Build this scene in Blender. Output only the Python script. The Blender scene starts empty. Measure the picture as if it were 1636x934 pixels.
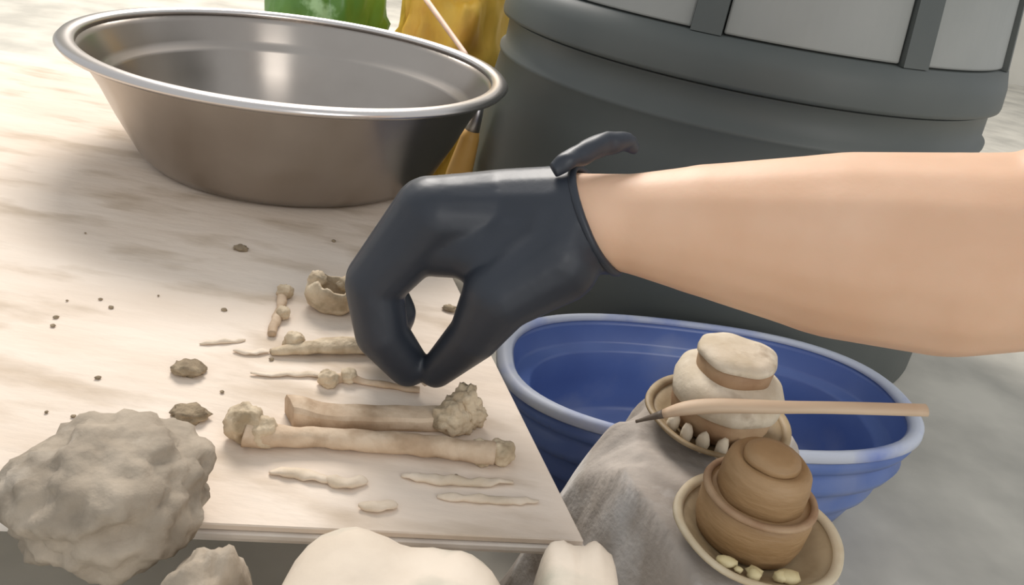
import bpy, bmesh, math, random
from mathutils import Vector, Matrix, noise
random.seed(7)
SC = bpy.context.scene
COL = SC.collection

# ------------------------------------------------------------------ camera
F = 1300.0; CAM_H = 0.27; PITCH = math.radians(26); ROLL = math.radians(10)
cd = bpy.data.cameras.new('camera'); cam = bpy.data.objects.new('camera', cd); COL.objects.link(cam)
cd.sensor_width = 36; cd.lens = F / 1636 * 36; cd.clip_start = 0.01
cam.matrix_world = (Matrix.Translation((0, 0, CAM_H)) @ Matrix.Rotation(math.pi/2 - PITCH, 4, 'X')
                    @ Matrix.Rotation(ROLL, 4, 'Z'))
SC.camera = cam
# ------------------------------------------------------------------ light
w = bpy.data.worlds.new('world'); SC.world = w; w.use_nodes = True
w.node_tree.nodes['Background'].inputs[0].default_value = (0.94, 0.97, 1.0, 1)
w.node_tree.nodes['Background'].inputs[1].default_value = 0.60
def area(name, loc, target, sx, sy, power, col):
    l = bpy.data.lights.new(name, 'AREA'); l.shape = 'RECTANGLE'; l.size = sx; l.size_y = sy
    l.energy = power; l.color = col
    o = bpy.data.objects.new(name, l); COL.objects.link(o); o.location = loc
    o.rotation_euler = (Vector(target) - Vector(loc)).to_track_quat('-Z', 'Y').to_euler()
    return o
area('window_light', (-0.80, 2.60, 1.95), (0, 0.45, 0), 1.2, 1.0, 89, (1.0, 0.945, 0.885))
area('doorway_light', (1.45, -1.8, 1.25), (-.24, .9, .05), 0.95, 1.7, 19, (1.0, 0.97, 0.93))
SC.view_settings.view_transform = 'Standard'; SC.view_settings.look = 'None'
SC.view_settings.exposure = 0.14; SC.view_settings.gamma = 1.0
SC.view_settings.use_curve_mapping = False

# ------------------------------------------------------------------ helpers
def ray(px, py):
    x = (px - 818) / F; y = -(py - 467) / F
    c, s = math.cos(ROLL), math.sin(ROLL); x, y = c*x - s*y, s*x + c*y
    return Vector((x, math.cos(PITCH) + y*math.sin(PITCH), -math.sin(PITCH) + y*math.cos(PITCH)))
def atz(px, py, z=0.0):
    d = ray(px, py); return Vector((0, 0, CAM_H)) + d * ((z - CAM_H) / d.z)
def aty(px, py, Y):
    d = ray(px, py); return Vector((0, 0, CAM_H)) + d * (Y / d.y)
def dep(p): return p.y*math.cos(PITCH) - (p.z - CAM_H)*math.sin(PITCH)

def srgb(r, g, b):
    f = lambda c: (c/255/12.92) if c/255 <= 0.04045 else ((c/255 + 0.055)/1.055)**2.4
    return (f(r), f(g), f(b), 1)

def material(name, c1, c2=None, scale=30, rough=0.7, metal=0.0, bump=0.0, bscale=None, lo=0.35, hi=0.65,
             detail=5, c3=None, s3=8, lo3=0.6, hi3=0.7, spec=0.5, stretch=None, aniso=0.0, sub=0.0, coat=0.0):
    m = bpy.data.materials.new(name); m.use_nodes = True
    nt = m.node_tree; b = nt.nodes['Principled BSDF']; N = nt.nodes.new; L = nt.links.new
    b.inputs['Roughness'].default_value = rough; b.inputs['Metallic'].default_value = metal
    b.inputs['Specular IOR Level'].default_value = spec
    b.inputs['Anisotropic'].default_value = aniso; b.inputs['Coat Weight'].default_value = coat
    if sub: b.inputs['Subsurface Weight'].default_value = sub; b.inputs['Subsurface Scale'].default_value = 0.004
    tc = N('ShaderNodeTexCoord'); mp = N('ShaderNodeMapping'); L(tc.outputs['Object'], mp.inputs[0])
    if stretch: mp.inputs['Scale'].default_value = stretch
    if c2 is None:
        b.inputs['Base Color'].default_value = c1
    else:
        t = N('ShaderNodeTexNoise'); t.inputs['Scale'].default_value = scale; t.inputs['Detail'].default_value = detail
        L(mp.outputs[0], t.inputs['Vector'])
        r = N('ShaderNodeValToRGB'); r.color_ramp.elements[0].position = lo; r.color_ramp.elements[1].position = hi
        r.color_ramp.elements[0].color = c1; r.color_ramp.elements[1].color = c2
        L(t.outputs['Fac'], r.inputs[0]); out = r.outputs[0]
        if c3:
            t3 = N('ShaderNodeTexNoise'); t3.inputs['Scale'].default_value = s3; t3.inputs['Detail'].default_value = 6
            L(mp.outputs[0], t3.inputs['Vector'])
            mr = N('ShaderNodeMapRange'); mr.inputs[1].default_value = lo3; mr.inputs[2].default_value = hi3
            L(t3.outputs['Fac'], mr.inputs[0])
            mx = N('ShaderNodeMix'); mx.data_type = 'RGBA'; L(mr.outputs[0], mx.inputs[0])
            L(out, mx.inputs[6]); mx.inputs[7].default_value = c3; out = mx.outputs[2]
        L(out, b.inputs['Base Color'])
    if bump:
        t2 = N('ShaderNodeTexNoise'); t2.inputs['Scale'].default_value = bscale or scale; t2.inputs['Detail'].default_value = 6
        L(mp.outputs[0], t2.inputs['Vector'])
        bp = N('ShaderNodeBump'); bp.inputs['Strength'].default_value = bump; bp.inputs['Distance'].default_value = 0.002
        L(t2.outputs['Fac'], bp.inputs['Height']); L(bp.outputs[0], b.inputs['Normal'])
    if aniso:
        b.inputs['Anisotropic Rotation'].default_value = .25; tg = N('ShaderNodeTangent'); tg.direction_type = 'RADIAL'; tg.axis = 'Z'; L(tg.outputs[0], b.inputs['Tangent'])
    return m

M = dict(
    ground=material('concrete', srgb(176, 172, 162), srgb(205, 200, 188), 9, .85, bump=.2, bscale=60),
    wall=material('plaster_wall', srgb(200, 196, 186), srgb(214, 210, 200), 3, .9),
    board=material('dusty_white_board', srgb(222, 205, 187), srgb(232, 217, 201), 14, .85, bump=.5, bscale=60,
                   c3=srgb(184, 164, 140), s3=19, lo3=.52, hi3=.76, stretch=(.6, 1.7, 1)),
    layer=material('board_layer', srgb(214, 204, 194), srgb(232, 224, 214), 40, .8),
    wood=material('raw_wood', srgb(150, 122, 88), srgb(176, 146, 108), 25, .7, stretch=(1, 1, 6)),
    steel=material('brushed_steel', srgb(160, 151, 143), srgb(178, 170, 162), 6, .29, metal=1, aniso=.75, bump=.06, bscale=25),
    steel_rim=material('steel_rim', srgb(212, 206, 202), None, 6, .28, metal=1),
    glove=material('black_nitrile', srgb(38, 43, 52), srgb(45, 50, 59), 20, .47, bump=.22, bscale=48, spec=.5),
    skin=material('skin', srgb(220, 178, 146), srgb(227, 188, 158), 22, .55, bump=.05, bscale=300, sub=.12),
    sleeve=material('dark_sleeve', srgb(54, 58, 62), srgb(66, 70, 74), 60, .9),
    blue=material('blue_plastic', srgb(80, 102, 160), srgb(94, 118, 176), 10, .33,
                  c3=srgb(136, 146, 178), s3=9, lo3=.55, hi3=.78),
    blue_rim=material('dusty_blue_rim', srgb(190, 195, 208), srgb(120, 138, 196), 16, .5, lo=.45, hi=.72),
    tub=material('dark_grey_plastic', srgb(82, 87, 85), srgb(90, 94, 91), 8, .5),
    tub_panel=material('light_grey_plastic', srgb(146, 148, 144), srgb(156, 157, 153), 8, .5),
    yellow=material('yellow_plastic', srgb(240, 192, 72), srgb(246, 206, 92), 9, .5, c3=srgb(222, 164, 62), s3=6),
    green=material('green_plastic', srgb(84, 128, 50), srgb(108, 154, 70), 10, .35, c3=srgb(168, 204, 150), s3=14, lo3=.66, hi3=.72),
    stick=material('pink_wood', srgb(206, 170, 148), srgb(220, 188, 166), 40, .6),
    yhandle=material('yellow_wood', srgb(206, 156, 78), srgb(216, 170, 94), 30, .5, stretch=(1, 1, .2)),
    ferrule=material('ferrule', srgb(190, 188, 190), None, rough=.35, metal=1),
    bone=material('pale_bone', srgb(186, 160, 132), srgb(210, 188, 162), 60, .75, bump=.6, bscale=130,
                  c3=srgb(168, 142, 114), s3=55, lo3=.48, hi3=.68),
    bone_end=material('stained_bone', srgb(182, 162, 134), srgb(214, 196, 168), 90, .8, bump=.8, bscale=200,
                      c3=srgb(156, 138, 110), s3=60, lo3=.52, hi3=.66),
    flake=material('cream_flake', srgb(206, 188, 164), srgb(224, 208, 188), 60, .8, bump=.4, bscale=150),
    dirt=material('soil', srgb(132, 116, 94), srgb(166, 148, 122), 120, .95, bump=.8, bscale=250),
    rock=material('taupe_clay', srgb(140, 128, 112), srgb(178, 164, 146), 40, .9, bump=.8, bscale=110,
                  c3=srgb(204, 192, 176), s3=24, lo3=.56, hi3=.7),
    sack=material('white_sack', srgb(208, 194, 176), srgb(224, 211, 194), 20, .85, bump=.5, bscale=60,
                  c3=srgb(184, 180, 164), s3=22, lo3=.50, hi3=.68),
    cloth=material('grey_cloth', srgb(158, 148, 138), srgb(186, 177, 168), 14, .9, bump=.3, bscale=260,
                   c3=srgb(212, 208, 204), s3=16, lo3=.50, hi3=.62),
    clay=material('brown_clay', srgb(146, 114, 76), srgb(166, 134, 96), 26, .55, bump=.3, bscale=120, stretch=(1, 1, 4)),
    clay_pale=material('clay_lid', srgb(150, 116, 86), srgb(178, 150, 118), 40, .65, bump=.4, bscale=120),
    plaster=material('cream_plaster', srgb(202, 188, 164), srgb(224, 213, 194), 50, .8, bump=.8, bscale=90,
                     c3=srgb(158, 138, 112), s3=45, lo3=.56, hi3=.72),
    saucer=material('tan_saucer', srgb(132, 112, 82), srgb(170, 150, 118), 40, .6, bump=.3, bscale=100),
    saucer_rim=material('cream_saucer_rim', srgb(196, 178, 146), srgb(212, 198, 170), 50, .55),
    crumb=material('yellow_crumb', srgb(196, 178, 130), srgb(216, 202, 160), 90, .7),
    spat=material('spatula_wood', srgb(196, 168, 140), srgb(212, 188, 160), 40, .6, stretch=(.2, 1, 1)),
    spat_tip=material('spatula_tip', srgb(72, 62, 54), srgb(96, 82, 68), 60, .6),
)

def mesh_obj(name, verts, faces, m, parent=None, smooth=True):
    me = bpy.data.meshes.new(name); me.from_pydata([tuple(v) for v in verts], [], faces); me.update()
    return link(name, me, m, parent, smooth)
def link(name, me, m, parent=None, smooth=True):
    bm = bmesh.new(); bm.from_mesh(me); bmesh.ops.recalc_face_normals(bm, faces=bm.faces); bm.to_mesh(me); bm.free()
    if smooth:
        for p in me.polygons: p.use_smooth = True
    if m: me.materials.clear(); me.materials.append(M[m])
    o = bpy.data.objects.new(name, me); COL.objects.link(o)
    if parent: o.parent = parent
    return o
def thing(name, loc=(0, 0, 0), rz=0):
    o = bpy.data.objects.new(name, None); o.empty_display_size = .02
    COL.objects.link(o); o.location = loc; o.rotation_euler = (0, 0, rz); return o
def tag(o, label=None, cat=None, group=None, kind=None):
    if label: o['label'] = label
    if cat: o['category'] = cat
    if group: o['group'] = group
    if kind: o['kind'] = kind
    return o

def lathe(prof, n=64, close=True, fr=None):
    """profile [(r,z)..] revolved; fr(theta, r, z)->(x,y,z) optional"""
    V, Fc = [], []
    for (r, z) in prof:
        for k in range(n):
            a = 2*math.pi*k/n
            V.append(fr(a, r, z) if fr else (r*math.cos(a), r*math.sin(a), z))
    m_ = len(prof)
    for i in range(m_ if close else m_-1):
        j = (i+1) % m_
        for k in range(n):
            k2 = (k+1) % n; Fc.append((i*n+k, i*n+k2, j*n+k2, j*n+k))
    return V, Fc
def solid_lathe(prof, n=48, fr=None):
    """profile bottom to top, both ends capped"""
    V, Fc = lathe(prof, n, False, fr)
    Fc.append(tuple(range(n))[::-1]); Fc.append(tuple(range((len(prof)-1)*n, len(prof)*n)))
    return V, Fc
def tube(pts, rad, n=12, closed=False, flat=1.0, up=Vector((0, 0, 1))):
    pts = [Vector(p) for p in pts]; V, Fc = [], []; m_ = len(pts)
    for i, p in enumerate(pts):
        a = pts[(i-1) % m_] if (closed or i > 0) else p
        b = pts[(i+1) % m_] if (closed or i < m_-1) else p
        t = (b - a).normalized(); s = t.cross(up)
        if s.length < 1e-4: s = t.cross(Vector((1, 0, 0)))
        s.normalize(); u = s.cross(t)
        r = rad[i] if isinstance(rad, (list, tuple)) else rad
        for k in range(n):
            q = 2*math.pi*k/n; V.append(p + s*r*math.cos(q) + u*r*flat*math.sin(q))
    for i in range(m_ if closed else m_-1):
        j = (i+1) % m_
        for k in range(n):
            k2 = (k+1) % n; Fc.append((i*n+k, i*n+k2, j*n+k2, j*n+k))
    if not closed:
        Fc.append(tuple(range(n))[::-1]); Fc.append(tuple(range((m_-1)*n, m_*n)))
    return V, Fc
def smooth_path(pts, sub=6, closed=False):
    pts = [Vector(p) for p in pts]; n = len(pts); out = []
    for i in range(n if closed else n-1):
        g = lambda k: pts[k % n] if closed else pts[max(0, min(n-1, k))]
        p0, p1, p2, p3 = g(i-1), g(i), g(i+1), g(i+2)
        for s in range(sub):
            t = s/sub
            out.append(0.5*((2*p1) + (p2-p0)*t + (2*p0-5*p1+4*p2-p3)*t*t + (3*p1-p0-3*p2+p3)*t**3))
    if not closed: out.append(pts[-1])
    return out
def blob(half, loc, amp=.15, freq=2.5, seed=0, sub=4, e=2.0, flat_bottom=None):
    """noisy super-ellipsoid: a lump with its own volume"""
    bm = bmesh.new(); bmesh.ops.create_icosphere(bm, subdivisions=sub, radius=1)
    for v in bm.verts:
        d = v.co.normalized()
        k = (abs(d.x)**e + abs(d.y)**e + abs(d.z)**e)**(-1/e)
        s = Vector((seed*3.1, seed*1.7, seed*.9))
        nz = noise.fractal(d*freq + s, 1.0, 2.0, 4)
        q = d*k*(1 + amp*nz)
        z = q.z*half[2]
        v.co = Vector((q.x*half[0] + loc[0], q.y*half[1] + loc[1], z + loc[2]))
        if flat_bottom is not None and v.co.z < flat_bottom: v.co.z = flat_bottom
    me = bpy.data.meshes.new('lump'); bm.to_mesh(me); bm.free(); return me
def capsule(bm, a, b, ra, rb, n=16):
    """tapered capsule added to bm as a closed shell"""
    a, b = Vector(a), Vector(b); ax = b - a; L_ = ax.length
    t = ax.normalized() if L_ > 1e-6 else Vector((0, 0, 1))
    s = t.orthogonal().normalized(); u = t.cross(s)
    rings = []
    for i in range(1, 6): q = math.pi/2*(1 - i/5); rings.append((a - t*ra*math.sin(q), ra*math.cos(q)))
    for i in range(0, 5): q = math.pi/2*i/5; rings.append((b + t*rb*math.sin(q), rb*math.cos(q)))
    vs = []
    p0 = bm.verts.new(a - t*ra); p1 = bm.verts.new(b + t*rb)
    for c, r in rings: vs.append([bm.verts.new(c + s*r*math.cos(2*math.pi*k/n) + u*r*math.sin(2*math.pi*k/n)) for k in range(n)])
    for k in range(n):
        k2 = (k+1) % n
        bm.faces.new((p0, vs[0][k2], vs[0][k])); bm.faces.new((p1, vs[-1][k], vs[-1][k2]))
        for i in range(len(vs)-1): bm.faces.new((vs[i][k], vs[i][k2], vs[i+1][k2], vs[i+1][k]))
def fuse(name, caps, voxel, iters=8, fac=.5):
    bm = bmesh.new()
    for c in caps: capsule(bm, *c)
    bmesh.ops.recalc_face_normals(bm, faces=bm.faces)
    me = bpy.data.meshes.new(name + '_raw'); bm.to_mesh(me); bm.free()
    o = bpy.data.objects.new(name + '_raw', me); COL.objects.link(o)
    r = o.modifiers.new('r', 'REMESH'); r.mode = 'VOXEL'; r.voxel_size = voxel
    s = o.modifiers.new('s', 'SMOOTH'); s.iterations = iters; s.factor = fac
    dg = bpy.context.evaluated_depsgraph_get(); dg.update()
    out = bpy.data.meshes.new_from_object(o.evaluated_get(dg))
    bpy.data.objects.remove(o); bpy.data.meshes.remove(me); out.name = name
    return out
def prism(poly, z0, z1):
    n = len(poly)
    V = [(x, y, z0) for x, y in poly] + [(x, y, z1) for x, y in poly]
    Fc = [tuple(range(n))[::-1], tuple(range(n, 2*n))] + [(i, (i+1) % n, n+(i+1) % n, n+i) for i in range(n)]
    return V, Fc
def bevel(o, w_=.002, seg=2):
    b = o.modifiers.new('b', 'BEVEL'); b.width = w_; b.segments = seg; b.limit_method = 'ANGLE'; return o

G = -0.17                                              # ground level below the low work board (z = 0)

# ------------------------------------------------------------------ setting
V, Fc = prism([(-4, -1.5), (4, -1.5), (4, 4), (-4, 4)], G-.05, G)
tag(mesh_obj('floor', V, Fc, 'ground', smooth=False), 'pale grey concrete ground under the work board', kind='structure')
V, Fc = prism([(-4, 4.0), (4, 4.0), (4, 4.1), (-4, 4.1)], G, 2.8)
tag(mesh_obj('wall_back', V, Fc, 'wall', smooth=False), 'plain pale wall far behind everything', kind='structure')

# ------------------------------------------------------------------ work board
board = thing('work_board', (-.3, .6, G))
tag(board, 'low cream work board strewn with bones and soil', 'board')
cR = Vector((.0545, .301)); eb = Vector((-.061, .157)).normalized(); ef = Vector((-.164, -.030)).normalized()
def board_poly(g, back=.80, left=.85):
    c = cR + (-(eb + ef))*g
    return [tuple(c), tuple(c + eb*(back+2*g)), tuple(c + eb*(back+2*g) + ef*(left+2*g)), tuple(c + ef*(left+2*g))]
def sub(o, parent):
    o.parent = parent; o.matrix_parent_inverse = Matrix.Translation(-parent.location) if parent.type == 'EMPTY' else Matrix(); return o
for i, (g, z0, z1, mm) in enumerate([(0, -.0036, 0, 'board'), (.0015, -.0074, -.0040, 'layer'), (-.001, -.0112, -.0078, 'layer')]):
    V, Fc = prism(board_poly(g), z0, z1)
    o = bevel(mesh_obj('board_layer', V, Fc, mm, smooth=False), .0006, 1); sub(o, board)
for (x, y) in ((-.03, .36), (-.30, .95), (-.62, .28), (-.86, .90)):
    V, Fc = prism([(x-.02, y-.02), (x+.02, y-.02), (x+.02, y+.02), (x-.02, y+.02)], G, -.0114)
    sub(mesh_obj('leg', V, Fc, 'wood', smooth=False), board)

# ------------------------------------------------------------------ steel basin
bx, by = -.236, .763
basin = thing('steel_basin', (bx, by, 0.0004)); basin.scale = (1.02, 1.02, 1.0)
tag(basin, 'wide stainless steel basin standing at the back of the work board', 'basin')
outer = [(0.001, .0), (.119, .0), (.130, .003), (.138, .012), (.1545, .045), (.1655, .070), (.179, .094), (.1815, .100)]
inner = [(.1800, .1005), (.1770, .094), (.1675, .077), (.1660, .073), (.1605, .070), (.1590, .067), (.1515, .046), (.1360, .014), (.129, .0055), (.117, .0022), (.001, .0020)]
V, Fc = lathe(outer + inner, 128)
mesh_obj('bowl', V, Fc, 'steel', basin)
rimp = [(.1795, .1000), (.1805, .1042), (.186, .1062), (.1925, .1052), (.1955, .1020), (.1935, .0990), (.1895, .0995), (.1830, .1000)]
V, Fc = lathe(rimp, 128)
mesh_obj('rim', V, Fc, 'steel_rim', basin)

# ------------------------------------------------------------------ big grey bin behind
tub = thing('round_bin', (.22, 1.03, G))
tag(tub, 'big round dark grey plastic bin standing behind the bare forearm', 'bin')
z = lambda a: a - G
prof = [(.300, 0), (.304, .004), (.302, z(-.02)), (.290, z(.070)), (.285, z(.098)), (.287, z(.102)), (.287, z(.106)), (.2815, z(.110)), (.280, z(.137)),
        (.2815, z(.139)), (.2815, z(.1395))]
V, Fc = solid_lathe(prof, 128); mesh_obj('body', V, Fc, 'tub', tub)
lid = [(.283, z(.141)), (.2885, z(.1425)), (.2890, z(.146)), (.2870, z(.165)), (.2815, z(.183))]
top = [(.270, z(.262)), (.262, z(.276)), (.235, z(.288)), (.05, z(.295))]
V, Fc = solid_lathe(lid + [(.2600, z(.185)), (.250, z(.260))] + top, 128); ld = mesh_obj('lid', V, Fc, 'tub', tub)
# upright ribs between the lighter recessed panels round the lid
def arc_box(a0, a1, r0b, r1b, r0t, r1t, zb, zt, n=10):
    V, Fc = [], []
    for k in range(n+1):
        a = a0 + (a1-a0)*k/n; c, s = math.cos(a), math.sin(a)
        V += [(r0b*c, r0b*s, zb), (r1b*c, r1b*s, zb), (r1t*c, r1t*s, zt), (r0t*c, r0t*s, zt)]
    for k in range(n):
        for j in range(4):
            Fc.append((k*4+j, k*4+(j+1) % 4, (k+1)*4+(j+1) % 4, (k+1)*4+j))
    Fc += [(0, 1, 2, 3), (n*4+3, n*4+2, n*4+1, n*4)]
    return V, Fc
step = math.radians(40)
amid = math.atan2(-.287*.97, -.095)                  # the rib seen in front
for k in range(9):
    a = amid + k*step
    V, Fc = arc_box(a-.050, a+.050, .258, .2812, .248, .2695, z(.184), z(.261), 6)
    mesh_obj('rib', V, Fc, 'tub', ld, smooth=False)
    V, Fc = arc_box(a+.054, a+step-.054, .258, .2755, .248, .2650, z(.1855), z(.2605), 14)
    bevel(mesh_obj('panel', V, Fc, 'tub_panel', ld, smooth=False), .002)

# ------------------------------------------------------------------ bags and sticks behind the basin
o = tag(link('plastic_bag', blob((.078, .085, .20), (-.152, 1.235, G+.185), .22, 2.6, 3, 5, 2.6, G), 'yellow'),
        'bulging yellow plastic bag between steel basin and grey bin', 'bag')
o = tag(link('plastic_bag', blob((.085, .09, .20), (-.350, 1.26, G+.185), .20, 2.2, 8, 5, 2.4, G), 'green'),
        'shiny green plastic bag behind the far rim of the basin', 'bag')
p0 = aty(742, 84, .905); p1 = aty(690, 12, 1.06)
V, Fc = tube([p0 + (p0-p1)*.10, p0, (p0+p1)/2, p1, p1 + (p1-p0)*.25], [.002, .003, .0033, .0036, .0036], 10)
tag(mesh_obj('thin_stick', V, Fc, 'stick'), 'thin pinkish wooden stick resting on the rim of the steel basin', 'stick')
br = thing('long_brush', (0, 0, 0)); tag(br, 'yellow wooden handle with grey ferrule beside the steel basin', 'brush')
q0 = aty(762, 182, .93); q1 = aty(755, 206, .93); q2 = aty(734, 275, .93)
d = (q2 - q1).normalized(); q3 = q2 + d*((q2.z - G - .004)/-d.z)
V, Fc = tube([q1, q1 + d*.012, q2, q3], [.0085, .0115, .0155, .0165], 14); mesh_obj('handle', V, Fc, 'yhandle', br)
V, Fc = tube([q0 - d*.012, q0, q1 + d*.003], [.0055, .0072, .0090], 14); mesh_obj('ferrule', V, Fc, 'ferrule', br)

# ------------------------------------------------------------------ blue basin on the ground
bb = thing('blue_basin', (.178, .602, G), math.radians(7))
tag(bb, 'blue ribbed plastic basin with dusty rim on the ground under the forearm', 'basin')
def oval(a, r, zz):
    c, s = math.cos(a), math.sin(a); e = 2.5
    k = (abs(c)**e + abs(s)**e)**(-1/e)
    return (.182*r*k*c, .100*r*k*s, zz)
H = -.07 - G
op = [(.02, 0), (.74, 0), (.80, .003), (.83, .016), (.845, .026), (.885, .030), (.895, .036), (.880, .042), (.885, .051), (.945, .055), (.966, .063), (.935, .071),
      (.925, H-.024), (.970, H-.021), (.985, H-.015), (.972, H-.010), (.94, H-.008), (.95, H-.004)]
ip = [(.935, H-.004), (.925, H-.008), (.905, H-.024), (.890, H-.027), (.835, H-.028), (.820, H-.031), (.800, H-.055), (.76, .014), (.70, .006), (.02, .005)]
V, Fc = lathe(op + ip, 96, True, oval); mesh_obj('tub_wall', V, Fc, 'blue', bb)
rp = [(.925, H-.003), (.940, H+.001), (.975, H+.0015), (1.0, H-.001), (1.004, H-.006), (.99, H-.008), (.955, H-.005)]
V, Fc = lathe(rp, 96, True, oval); mesh_obj('rim', V, Fc, 'blue_rim', bb)

# ------------------------------------------------------------------ grey cloth bundle carrying the pots
def sstep(a, b, x):
    t = max(0, min(1, (x-a)/(b-a))); return t*t*(3-2*t)
nx, ny = 96, 110; X0, X1, Y0, Y1 = .020, .262, .200, .478
CA, CB = Vector((.130, .310)), Vector((.137, .415))
V, Fc = [], []
for j in range(ny+1):
    for i in range(nx+1):
        x = X0 + (X1-X0)*i/nx; y = Y0 + (Y1-Y0)*j/ny
        p = Vector((x, y)); ab = CB - CA; t = max(0, min(1, (p-CA).dot(ab)/ab.length_squared)); dv = p - (CA + ab*t); dd = dv.length
        ang = math.atan2(dv.y, dv.x) if dd > 1e-5 else 0
        pleat = .011*math.sin(ang*9 + y*20 + 2*noise.noise(Vector((x*20, y*20, 0))))*sstep(.04, .08, dd)
        wl = .088 if x < .13 else .074                       # the left side slumps further
        wl = .074 + (.088-.074)*sstep(.16, .10, x) if False else .074 + .016*(1-sstep(.09, .16, x))
        if y > CB.y: wl = min(wl, .066)
        hgt = 1 - sstep(.044, wl + .028, dd + pleat)
        hgt *= sstep(.086, .108, x) if y < .284 else 1 - (1-sstep(.086, .108, x))*(1-sstep(.284, .31, y))
        ex = x - (.060 - .388*(y-.297))                      # stay clear of the board's slanted edge
        hgt = min(hgt, max(0, ex/.045) if ex < .045 else 1)
        fold = noise.fractal(Vector((x*22, y*24, 2.0)), 1.0, 2.0, 4)*.012
        flat = max(math.exp(-(((x-.135)**2 + (y-.418)**2)/.0022)**3), math.exp(-(((x-.138)**2 + (y-.322)**2)/.0024)**3))
        zz = G + .004 + (-.006 - G)*hgt + fold*(1-flat)*min(1, hgt*2.2)
        if dd < .06: zz = min(zz, -.002)
        V.append((x, y, zz))
for j in range(ny):
    for i in range(nx):
        a = j*(nx+1)+i
        if max(V[a][2], V[a+nx+2][2], V[a+1][2], V[a+nx+1][2]) > G+.0065: Fc.append((a, a+1, a+nx+2, a+nx+1))
o = mesh_obj('cloth_bundle', V, Fc, 'cloth')
sm = o.modifiers.new('s', 'SOLIDIFY'); sm.thickness = .0025; sm.offset = -1
tag(o, 'crumpled grey dusty cloth heaped beneath the two clay pots', 'cloth')

# ------------------------------------------------------------------ clay pots, saucers, spatula
def wob(amp, seed):
    def fr(a, r, zz):
        k = 1 + amp*noise.noise(Vector((math.cos(a)*1.6, math.sin(a)*1.6, zz*40 + seed)))
        return (r*k*math.cos(a), r*k*math.sin(a), zz + r*amp*.5*noise.noise(Vector((math.cos(a)*1.3+seed, math.sin(a)*1.3, 5))))
    return fr
def saucer(loc, label, R=.042, off=Vector(), rim='saucer_rim'):
    s = thing('clay_saucer', loc + off); tag(s, label, 'saucer', 'saucers under the pots')
    k = R/.042
    V, Fc = lathe([(.001, 0), (.024*k, 0), (.033*k, .003), (.0385*k, .0075), (.0375*k, .0085), (.031*k, .0050), (.023*k, .0025), (.001, .0025)], 64, True, wob(.03, 2))
    mesh_obj('dish', V, Fc, 'saucer', s)
    V, Fc = lathe([(.0375*k, .0072), (.0400*k, .0078), (.0425*k, .0092), (.0420*k, .0108), (.0390*k, .0104), (.0372*k, .0090)], 64, True, wob(.03, 2))
    mesh_obj('rim', V, Fc, rim, s)
    return s
PA = Vector((.135, .418, 0)); PB = Vector((.136, .324, 0))
sA = saucer(PA, 'tan clay saucer with white plaster drips under the cream pot', .0435, rim='saucer')
for k, a in enumerate((-2.62, -2.30, -1.98, -1.66, -1.36)):
    me = blob((.0038, .0042, .0075), (.0335*math.cos(a), .0335*math.sin(a), .0085), .2, 2, k, 2)
    link('plaster_drip', me, 'plaster', sA)
sB = saucer(PB, 'tan clay saucer holding yellow crumbs under the brown pot', .0415, Vector((.004, -.003, 0)))

jA = thing('clay_pot', PA + Vector((0, 0, .0027))); tag(jA, 'cream plaster-crusted clay pot with flat lid behind the spatula', 'pot')
V, Fc = solid_lathe([(.022, 0), (.0275, .003), (.030, .012), (.0305, .020), (.029, .023)], 48, wob(.05, 1)); mesh_obj('body', V, Fc, 'clay_pale', jA)
V, Fc = solid_lathe([(.0300, .019), (.0330, .0205), (.0338, .027), (.0310, .0345), (.0255, .0385), (.018, .039)], 56, wob(.10, 4)); mesh_obj('plaster_shoulder', V, Fc, 'plaster', jA)
V, Fc = solid_lathe([(.0205, .036), (.0218, .038), (.0222, .0465), (.0205, .048)], 48, wob(.05, 7)); lidA = mesh_obj('lid', V, Fc, 'clay_pale', jA)
V, Fc = solid_lathe([(.0222, .0470), (.0236, .0478), (.0226, .0512), (.016, .0535), (.006, .0540)], 48, wob(.12, 9)); mesh_obj('plaster_cap', V, Fc, 'plaster', lidA)

jB = thing('clay_pot', PB + Vector((0, 0, .0027))); jB.scale = (.93, .93, .90); tag(jB, 'squat two-tier brown clay pot nearest the camera', 'pot')
V, Fc = solid_lathe([(.024, 0), (.0275, .002), (.0292, .008), (.0296, .020), (.0288, .0262), (.0262, .0285)], 56, wob(.035, 3)); mesh_obj('body', V, Fc, 'clay', jB)
V, Fc = lathe([(.0255, .0272), (.0286, .0268), (.0300, .0282), (.0292, .0300), (.0262, .0302)], 56, True, wob(.035, 3)); mesh_obj('shoulder_ring', V, Fc, 'clay_pale', jB)
V, Fc = solid_lathe([(.0205, .026), (.0225, .0285), (.0228, .040), (.0218, .0475), (.0185, .0510), (.0165, .0505)], 56, wob(.05, 6)); lidB = mesh_obj('upper_tier', V, Fc, 'clay', jB)
V, Fc = solid_lathe([(.0135, .0500), (.0150, .0512), (.0140, .0545), (.009, .0560)], 40, wob(.07, 12)); mesh_obj('knob', V, Fc, 'clay', lidB)
rc = random.Random(5)
for k in range(8):
    a = -2.25 + k*.15 + rc.uniform(-.16, .16); r = .0325 + rc.uniform(-.0025, .002); q = rc.uniform(.6, 1.35)
    me = blob((.0030*q*rc.uniform(.9, 1.5), .0027*q, .0022*q), (0, 0, 0), .35, 2, k+20, 2)
    o = link('crumb', me, 'crumb'); o.location = PB + Vector((.004 + r*math.cos(a), -.003 + r*math.sin(a), .0086))
    tag(o, 'yellowish crumb lying in the saucer of the brown pot', 'crumb', 'crumbs in the front saucer')

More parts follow.
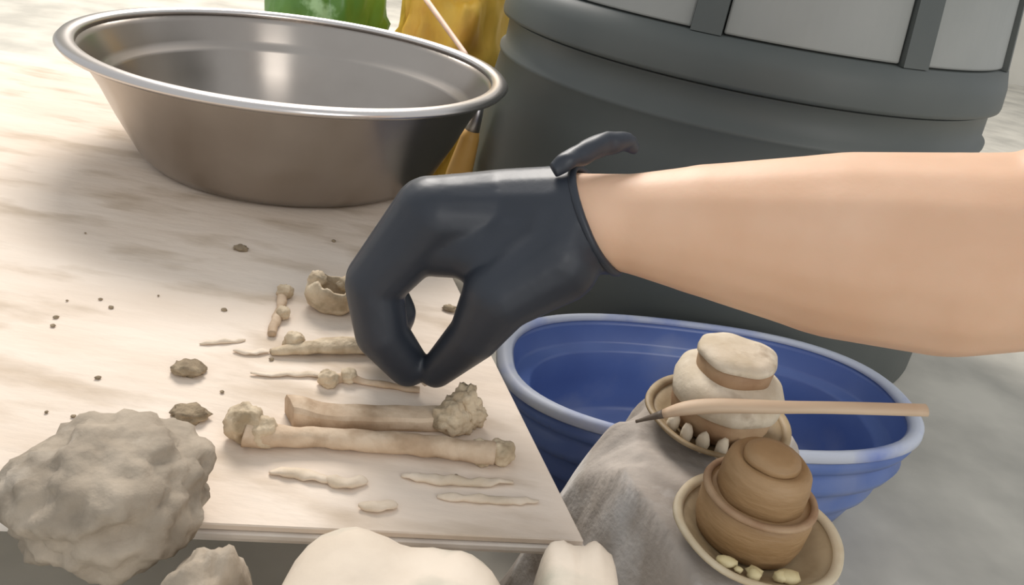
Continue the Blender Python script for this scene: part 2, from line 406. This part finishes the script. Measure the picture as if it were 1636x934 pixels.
# spatula across the front of the cream pot
sp = thing('wooden_spatula', (0, 0, 0)); tag(sp, 'long thin wooden spatula with dark tip lying across the cream pot saucer', 'spatula')
ya = .3815
path = [aty(1016, 673, ya+.004), aty(1052, 663, ya+.002), aty(1095, 652, ya), aty(1150, 648, ya-.001), aty(1240, 650, ya-.002), aty(1335, 651, ya-.003), aty(1480, 655, ya-.005)]
pth = smooth_path(path, 5)
rad = [.0012 + (.0054-.0012)*sstep(0, 12, i) if i < 14 else .0054 - .0010*sstep(14, 24, i) for i in range(len(pth))]
V, Fc = tube(pth[6:], rad[6:], 12, flat=.68); mesh_obj('handle', V, Fc, 'spat', sp)
V, Fc = tube(pth[:7], [r*1.02 for r in rad[:7]], 12, flat=.68); mesh_obj('blade_tip', V, Fc, 'spat_tip', sp)
# ------------------------------------------------------------------ bones on the board
def lump_ends(o, amp, freq, seed):
    for v in o.data.vertices:
        n_ = noise.noise_vector(v.co*freq + Vector((seed, 0, 0))); v.co += n_*amp
def bone(name, pts, rad, label, mat='bone', n=20, amp=.0012, freq=110, flat=.8, knobs=(), knob_mat='bone_end', group='bones on the work board'):
    """a shaft swept on the board with lumpy ends; pts px on the board, rad in m"""
    root = thing(name, (0, 0, 0)); tag(root, label, 'bone', group)
    P = []
    for (px, py), r in zip(pts, rad): P.append((atz(px, py, r*flat), r))
    path = smooth_path([p for p, _ in P], 8); R = smooth_path([Vector((r, 0, 0)) for _, r in P], 8)
    V, Fc = tube(path, [r.x for r in R], n, flat=flat); o = mesh_obj('shaft', V, Fc, mat, root)
    lump_ends(o, amp, freq, hash(name) % 7 if False else len(label))
    for v in o.data.vertices: v.co.z = max(v.co.z, .0003)
    for k, (px, py, hx, hy, hz) in enumerate(knobs):
        c = atz(px, py, hz*.8)
        me = blob((hx, hy, hz), c, .22, 1.9, k+len(label), 4, 2.4, .0003); link('bone_end', me, knob_mat, root)
    return root
bone('long_bone', [(392, 690), (430, 696), (500, 698), (600, 705), (700, 714), (790, 724)], [.0080, .0066, .0060, .0062, .0062, .0070],
     'longest pale bone with knobbly left end, nearest the front', knobs=[(392, 676, .0095, .009, .0105), (418, 690, .008, .008, .0080), (800, 722, .0075, .0075, .0062), (768, 722, .0068, .007, .006)], flat=.85)
# broken half shaft: square-shouldered trough with a flat pale top
root = thing('broken_bone', (0, 0, 0)); tag(root, 'thick broken bone with slanting left end and rough brown right end', 'bone', 'bones on the work board')
A0 = atz(458, 678, 0); A1 = atz(735, 684, 0); ax = (A1-A0); nrm = Vector((-ax.y, ax.x, 0)).normalized()
sec = [(-.004, .0004), (-.0052, .004), (-.0050, .0100), (-.0032, .0122), (.003, .0130), (.0085, .0120), (.0112, .008), (.0105, .0004)]
V, Fc = [], []; ns = 26
for i in range(ns+1):
    t = i/ns
    hk = 1.12 - .42*sstep(0, .28, t) + .10*sstep(.7, 1, t) + .05*noise.noise(Vector((t*9, 0, 0)))
    for k, (y, zz) in enumerate(sec):
        p = A0 + ax*t + nrm*(y*(1 + .12*noise.noise(Vector((t*7, k, 3))))) + Vector((0, 0, zz*hk))
        if i == 0: p -= ax.normalized()*(.004*(y/.011)-.002)
        V.append(p)
m_ = len(sec)
for i in range(ns):
    for k in range(m_): Fc.append((i*m_+k, i*m_+(k+1) % m_, (i+1)*m_+(k+1) % m_, (i+1)*m_+k))
Fc += [tuple(range(m_))[::-1], tuple(range(ns*m_, ns*m_+m_))]
bevel(mesh_obj('shaft', V, Fc, 'bone', root), .0015, 2)
for k, (px, py, hx, hy, hz) in enumerate([(722, 668, .010, .009, .010), (742, 650, .009, .008, .013), (756, 664, .0068, .007, .0085), (735, 676, .007, .006, .007)]):
    link('bone_end', blob((hx, hy, hz), atz(px, py, hz*.75), .32, 2.2, k+40, 4, 2.2, .0003), 'bone_end', root)
bone('thin_bone', [(520, 607), (552, 603), (590, 611), (630, 617), (668, 622)], [.0034, .0030, .0024, .0022, .0022], 'thin rib-like bone with knobbly left end below the fingertips',
     knobs=[(524, 605, .0058, .005, .0048), (556, 600, .005, .005, .0042)])
bone('flat_bone', [(432, 562), (480, 556), (530, 552), (600, 553), (648, 562)], [.0030, .0056, .0068, .0068, .0045], 'broad flat tan bone lying behind the index finger', flat=.62, mat='bone_end',
     knobs=[(470, 545, .006, .005, .0062)])
bone('curved_bone', [(452, 468), (448, 490), (440, 512), (434, 534)], [.0034, .0030, .0030, .0026], 'small crooked bone beside the hollow joint piece', amp=.0015,
     knobs=[(455, 466, .0052, .005, .0050), (452, 500, .0042, .005, .0044)])
# hollow joint piece: a broken cup
root = thing('joint_bone', (0, 0, 0)); tag(root, 'hollow cup-like joint bone at the left of the glove', 'bone', 'bones on the work board')
c = atz(528, 500, 0)
def cupw(a, r, zz):
    k = 1 + .22*noise.noise(Vector((math.cos(a)*1.4, math.sin(a)*1.4, zz*60)))
    return (c.x + r*1.15*k*math.cos(a), c.y + .006 + r*.8*k*math.sin(a), .0004 + zz*(1 + .35*noise.noise(Vector((math.cos(a)*2, math.sin(a)*2, 9)))))
V, Fc = lathe([(.001, 0), (.011, 0), (.0145, .004), (.0158, .012), (.0150, .019), (.0125, .0195), (.0118, .013), (.009, .007), (.001, .006)], 40, True, cupw)
mesh_obj('cup', V, Fc, 'bone_end', root)
link('bone_end', blob((.006, .0055, .006), (c.x-.012, c.y+.008, .019), .35, 2.5, 61, 3), 'bone_end', root)
link('bone_end', blob((.007, .006, .0055), (c.x+.008, c.y+.012, .018), .35, 2.5, 63, 3), 'bone_end', root)

# low slivers and flakes
fl = [((400, 597), (470, 597), (540, 600), .0024, 'slim cream sliver left of the thin rib-like bone'),
      ((430, 752), (480, 756), (536, 768), .0034, 'cream sliver lying just in front of the longest bone, left side'),
      ((520, 764), (552, 772), (586, 766), .0040, 'greenish cream sliver in the middle in front of the longest bone'),
      ((640, 758), (720, 768), (820, 770), .0034, 'long cream sliver in front of the right half of the longest bone'),
      ((572, 806), (600, 808), (632, 804), .0036, 'short cream sliver close to the front edge of the board'),
      ((700, 792), (780, 797), (860, 800), .0030, 'long cream sliver near the front right corner of the board'),
      ((318, 548), (352, 546), (392, 543), .0020, 'thin cream sliver at the far left of the bones'),
      ((372, 560), (400, 562), (430, 560), .0026, 'short cream sliver touching the left end of the flat bone')]
for k, (a, b_, c_, r, lab) in enumerate(fl):
    pts = smooth_path([atz(*a, r*.45), atz(*b_, r*.5), atz(*c_, r*.45)], 7)
    n_ = len(pts); rr = [max(.0005, r*math.sin(math.pi*(i+.6)/(n_+.2))**.6) for i in range(n_)]
    V, Fc = tube(pts, rr, 10, flat=.5); o = mesh_obj('bone_sliver', V, Fc, 'flake')
    lump_ends(o, .0017, 170, k*3)
    for v in o.data.vertices: v.co.z = max(v.co.z, .0003)
    tag(o, lab, 'bone', 'bone slivers on the board')
# clods of earth
cl = [(302, 588, .0070, .0040, 'dark soil clod level with the slim cream sliver'), (303, 660, .0075, .0036, 'dark soil clod behind the taupe lump'),
      (385, 396, .0040, .0022, 'little earth crumb alone in front of the steel basin'), (718, 492, .0040, .0022, 'little earth crumb seen through the ring of the fingers')]
for k, (px, py, r, hz, lab) in enumerate(cl):
    o = link('soil_clod', blob((r*1.3, r, hz), atz(px, py, hz*.7), .45, 2.2, k+70, 3, 2, .0003), 'dirt'); tag(o, lab, 'clod', 'soil on the board')
rs = random.Random(11); base_crumb = [blob((.0016, .0013, .0009), (0, 0, 0), .4, 2, k+90, 2) for k in range(4)]
for me in base_crumb:
    me.materials.append(M['dirt'])
    for p in me.polygons: p.use_smooth = True
for k in range(26):
    px = rs.uniform(20, 760); py = rs.uniform(365, 830)
    if 365 < px < 830 and 600 < py < 740: continue
    if 545 < px < 840 and py < 620: continue
    q = atz(px, py, .0007)
    if px < 360 and py > 690: continue
    o = bpy.data.objects.new('soil_crumb', base_crumb[k % 4]); COL.objects.link(o); o.location = q; o.rotation_euler = (0, 0, rs.uniform(0, 6))
    s_ = rs.uniform(.5, 1.2); o.scale = (s_, s_, s_)
    tag(o, 'tiny speck of brown soil on the cream board', 'soil crumb', 'specks of soil on the board')

# ------------------------------------------------------------------ lumps and sacks in the foreground
tag(link('clay_lump', blob((.036, .037, .026), (-.152, .262, .018), .22, 2.0, 31, 5, 2.4, .0004), 'rock'),
    'large taupe clay lump on the front left of the board', 'lump')
tag(link('clay_lump', blob((.023, .036, .100), (-.100, .228, G+.092), .10, 2.0, 37, 5, 2.4, G), 'rock'),
    'rough taupe clod between the board and the white sack', 'lump')
tag(link('plaster_sack', blob((.050, .102, .103), (-.025, .173, G+.095), .032, 2.2, 41, 5, 6.0, G), 'sack'),
    'wide white dusty sack at the very front below the board', 'sack')
tag(link('plaster_sack', blob((.018, .096, .102), (.050, .197, G+.095), .035, 1.8, 47, 5, 6.5, G), 'sack'),
    'narrow slumped white sack right of the wide white sack', 'sack')

# ------------------------------------------------------------------ person: gloved hand and forearm
def nd(px, py, Y, rpx):
    p = aty(px, py, Y); return (p, rpx*dep(p)/F)
def chain(*ns): return [(ns[i][0], ns[i+1][0], ns[i][1], ns[i+1][1]) for i in range(len(ns)-1)]
W0 = nd(1010, 352, .420, 84); W = nd(905, 352, .420, 86); MID = nd(800, 352, .428, 80)
K2 = nd(692, 345, .408, 62); K3 = nd(688, 342, .424, 60); K4 = nd(696, 344, .440, 57); K5 = nd(712, 350, .454, 52)
hand = []
hand += chain(W, MID)
for k in (K2, K3, K4, K5): hand += chain(MID, k)
hand += chain(W, nd(800, 360, .445, 70), K5) + chain(nd(860, 380, .415, 80), nd(775, 392, .408, 54), nd(694, 388, .408, 52)) + chain(nd(820, 430, .40, 60), nd(745, 398, .405, 46))
index = chain(K2, nd(598, 455, .400, 45), nd(610, 532, .396, 41), nd(652, 584, .400, 32))
middle = chain(K3, nd(596, 446, .420, 42), nd(628, 500, .417, 35), nd(618, 542, .413, 29))
ring = chain(K4, nd(602, 440, .437, 38), nd(602, 488, .434, 33), nd(610, 518, .430, 28))
little = chain(K5, nd(618, 424, .452, 33), nd(604, 462, .449, 29), nd(612, 490, .445, 25))
thumb = chain(nd(885, 412, .402, 76), nd(800, 468, .388, 60), nd(759, 534, .388, 41), nd(697, 592, .398, 26))
caps = hand + chain(W0, W) + index + middle + ring + little + thumb + chain(W, nd(885, 412, .402, 76))
gm = fuse('glove', caps, .0017, 7)
# open the glove at the cuff
pa, pb = aty(908, 255, .42), aty(993, 432, .42)
view = ((pa+pb)/2 - Vector((0, 0, CAM_H))).normalized()
view = (view + Vector((.30, 0, 0))).normalized()
nrm = (pb-pa).cross(view).normalized()
if nrm.x < 0: nrm = -nrm
bm = bmesh.new(); bm.from_mesh(gm)
res = bmesh.ops.bisect_plane(bm, geom=bm.verts[:] + bm.edges[:] + bm.faces[:], plane_co=(pa+pb)/2, plane_no=nrm, clear_outer=True)
edge = [e for e in bm.edges if e.is_boundary]
loop_c = [v.co.copy() for v in {v for e in edge for v in e.verts}]
bm.to_mesh(gm); bm.free()

# bare arm, continuous with the hand inside the glove
shr = lambda cs: [(a, b, ra-.0022, rb-.0022) for a, b, ra, rb in cs]
A1_ = nd(1000, 356, .420, 79); A2_ = nd(1130, 368, .415, 108); A3_ = nd(1335, 392, .405, 150); A4_ = nd(1520, 408, .392, 165); A5_ = nd(1690, 400, .38, 158)
sh = A5_[0] + Vector((.10, -.05, .19))
arm = chain(nd(905, 352, .42, 76), A1_, A2_, A3_, A4_, A5_) + [(A5_[0], sh, A5_[1], .050)]
am = fuse('person', shr(hand + index + middle + ring + little + thumb) + arm, .0022, 28)
person = link('person', am, 'skin')
tag(person, 'bare right forearm reaching in from the right with a black gloved hand', 'person')
gl = link('glove', gm, 'glove', person); gl['label'] = 'black rubber glove pinching downwards'
so = gl.modifiers.new('s', 'SOLIDIFY'); so.thickness = .0008; so.offset = 1
# rolled bead round the cuff opening
cc = sum(loop_c, Vector())/len(loop_c); s_ = nrm.orthogonal().normalized(); u_ = nrm.cross(s_)
bins = {}
for p in loop_c:
    k = int((math.atan2((p-cc).dot(u_), (p-cc).dot(s_)) + math.pi)/(2*math.pi)*36) % 36; bins.setdefault(k, []).append(p)
ringp = [sum(bins[k], Vector())/len(bins[k]) for k in sorted(bins)]
V, Fc = tube(ringp, .0024, 10, closed=True, up=nrm); mesh_obj('cuff_bead', V, Fc, 'glove', gl)
fp = smooth_path([aty(884, 272, .408), aty(906, 258, .412), aty(935, 243, .422), aty(968, 230, .432), aty(998, 226, .440), aty(1012, 236, .448)], 6)
V, Fc = tube(fp, [.0035 + .0028*math.sin(math.pi*i/(len(fp)-1)) for i in range(len(fp))], 12)
o = mesh_obj('rolled_cuff', V, Fc, 'glove', gl); lump_ends(o, .0012, 130, 3)
V, Fc = tube([A5_[0]*.55 + sh*.45, A5_[0]*.2 + sh*.8, sh + (sh-A5_[0])*.35], [.060, .064, .068], 32); mesh_obj('sleeve', V, Fc, 'sleeve', person)
# chip held in the pinch
tag(link('bone_chip', blob((.0036, .0034, .0052), aty(681, 603, .397), .3, 2.3, 77, 3), 'flake'), 'tiny pale chip pinched between thumb and index finger', 'bone')
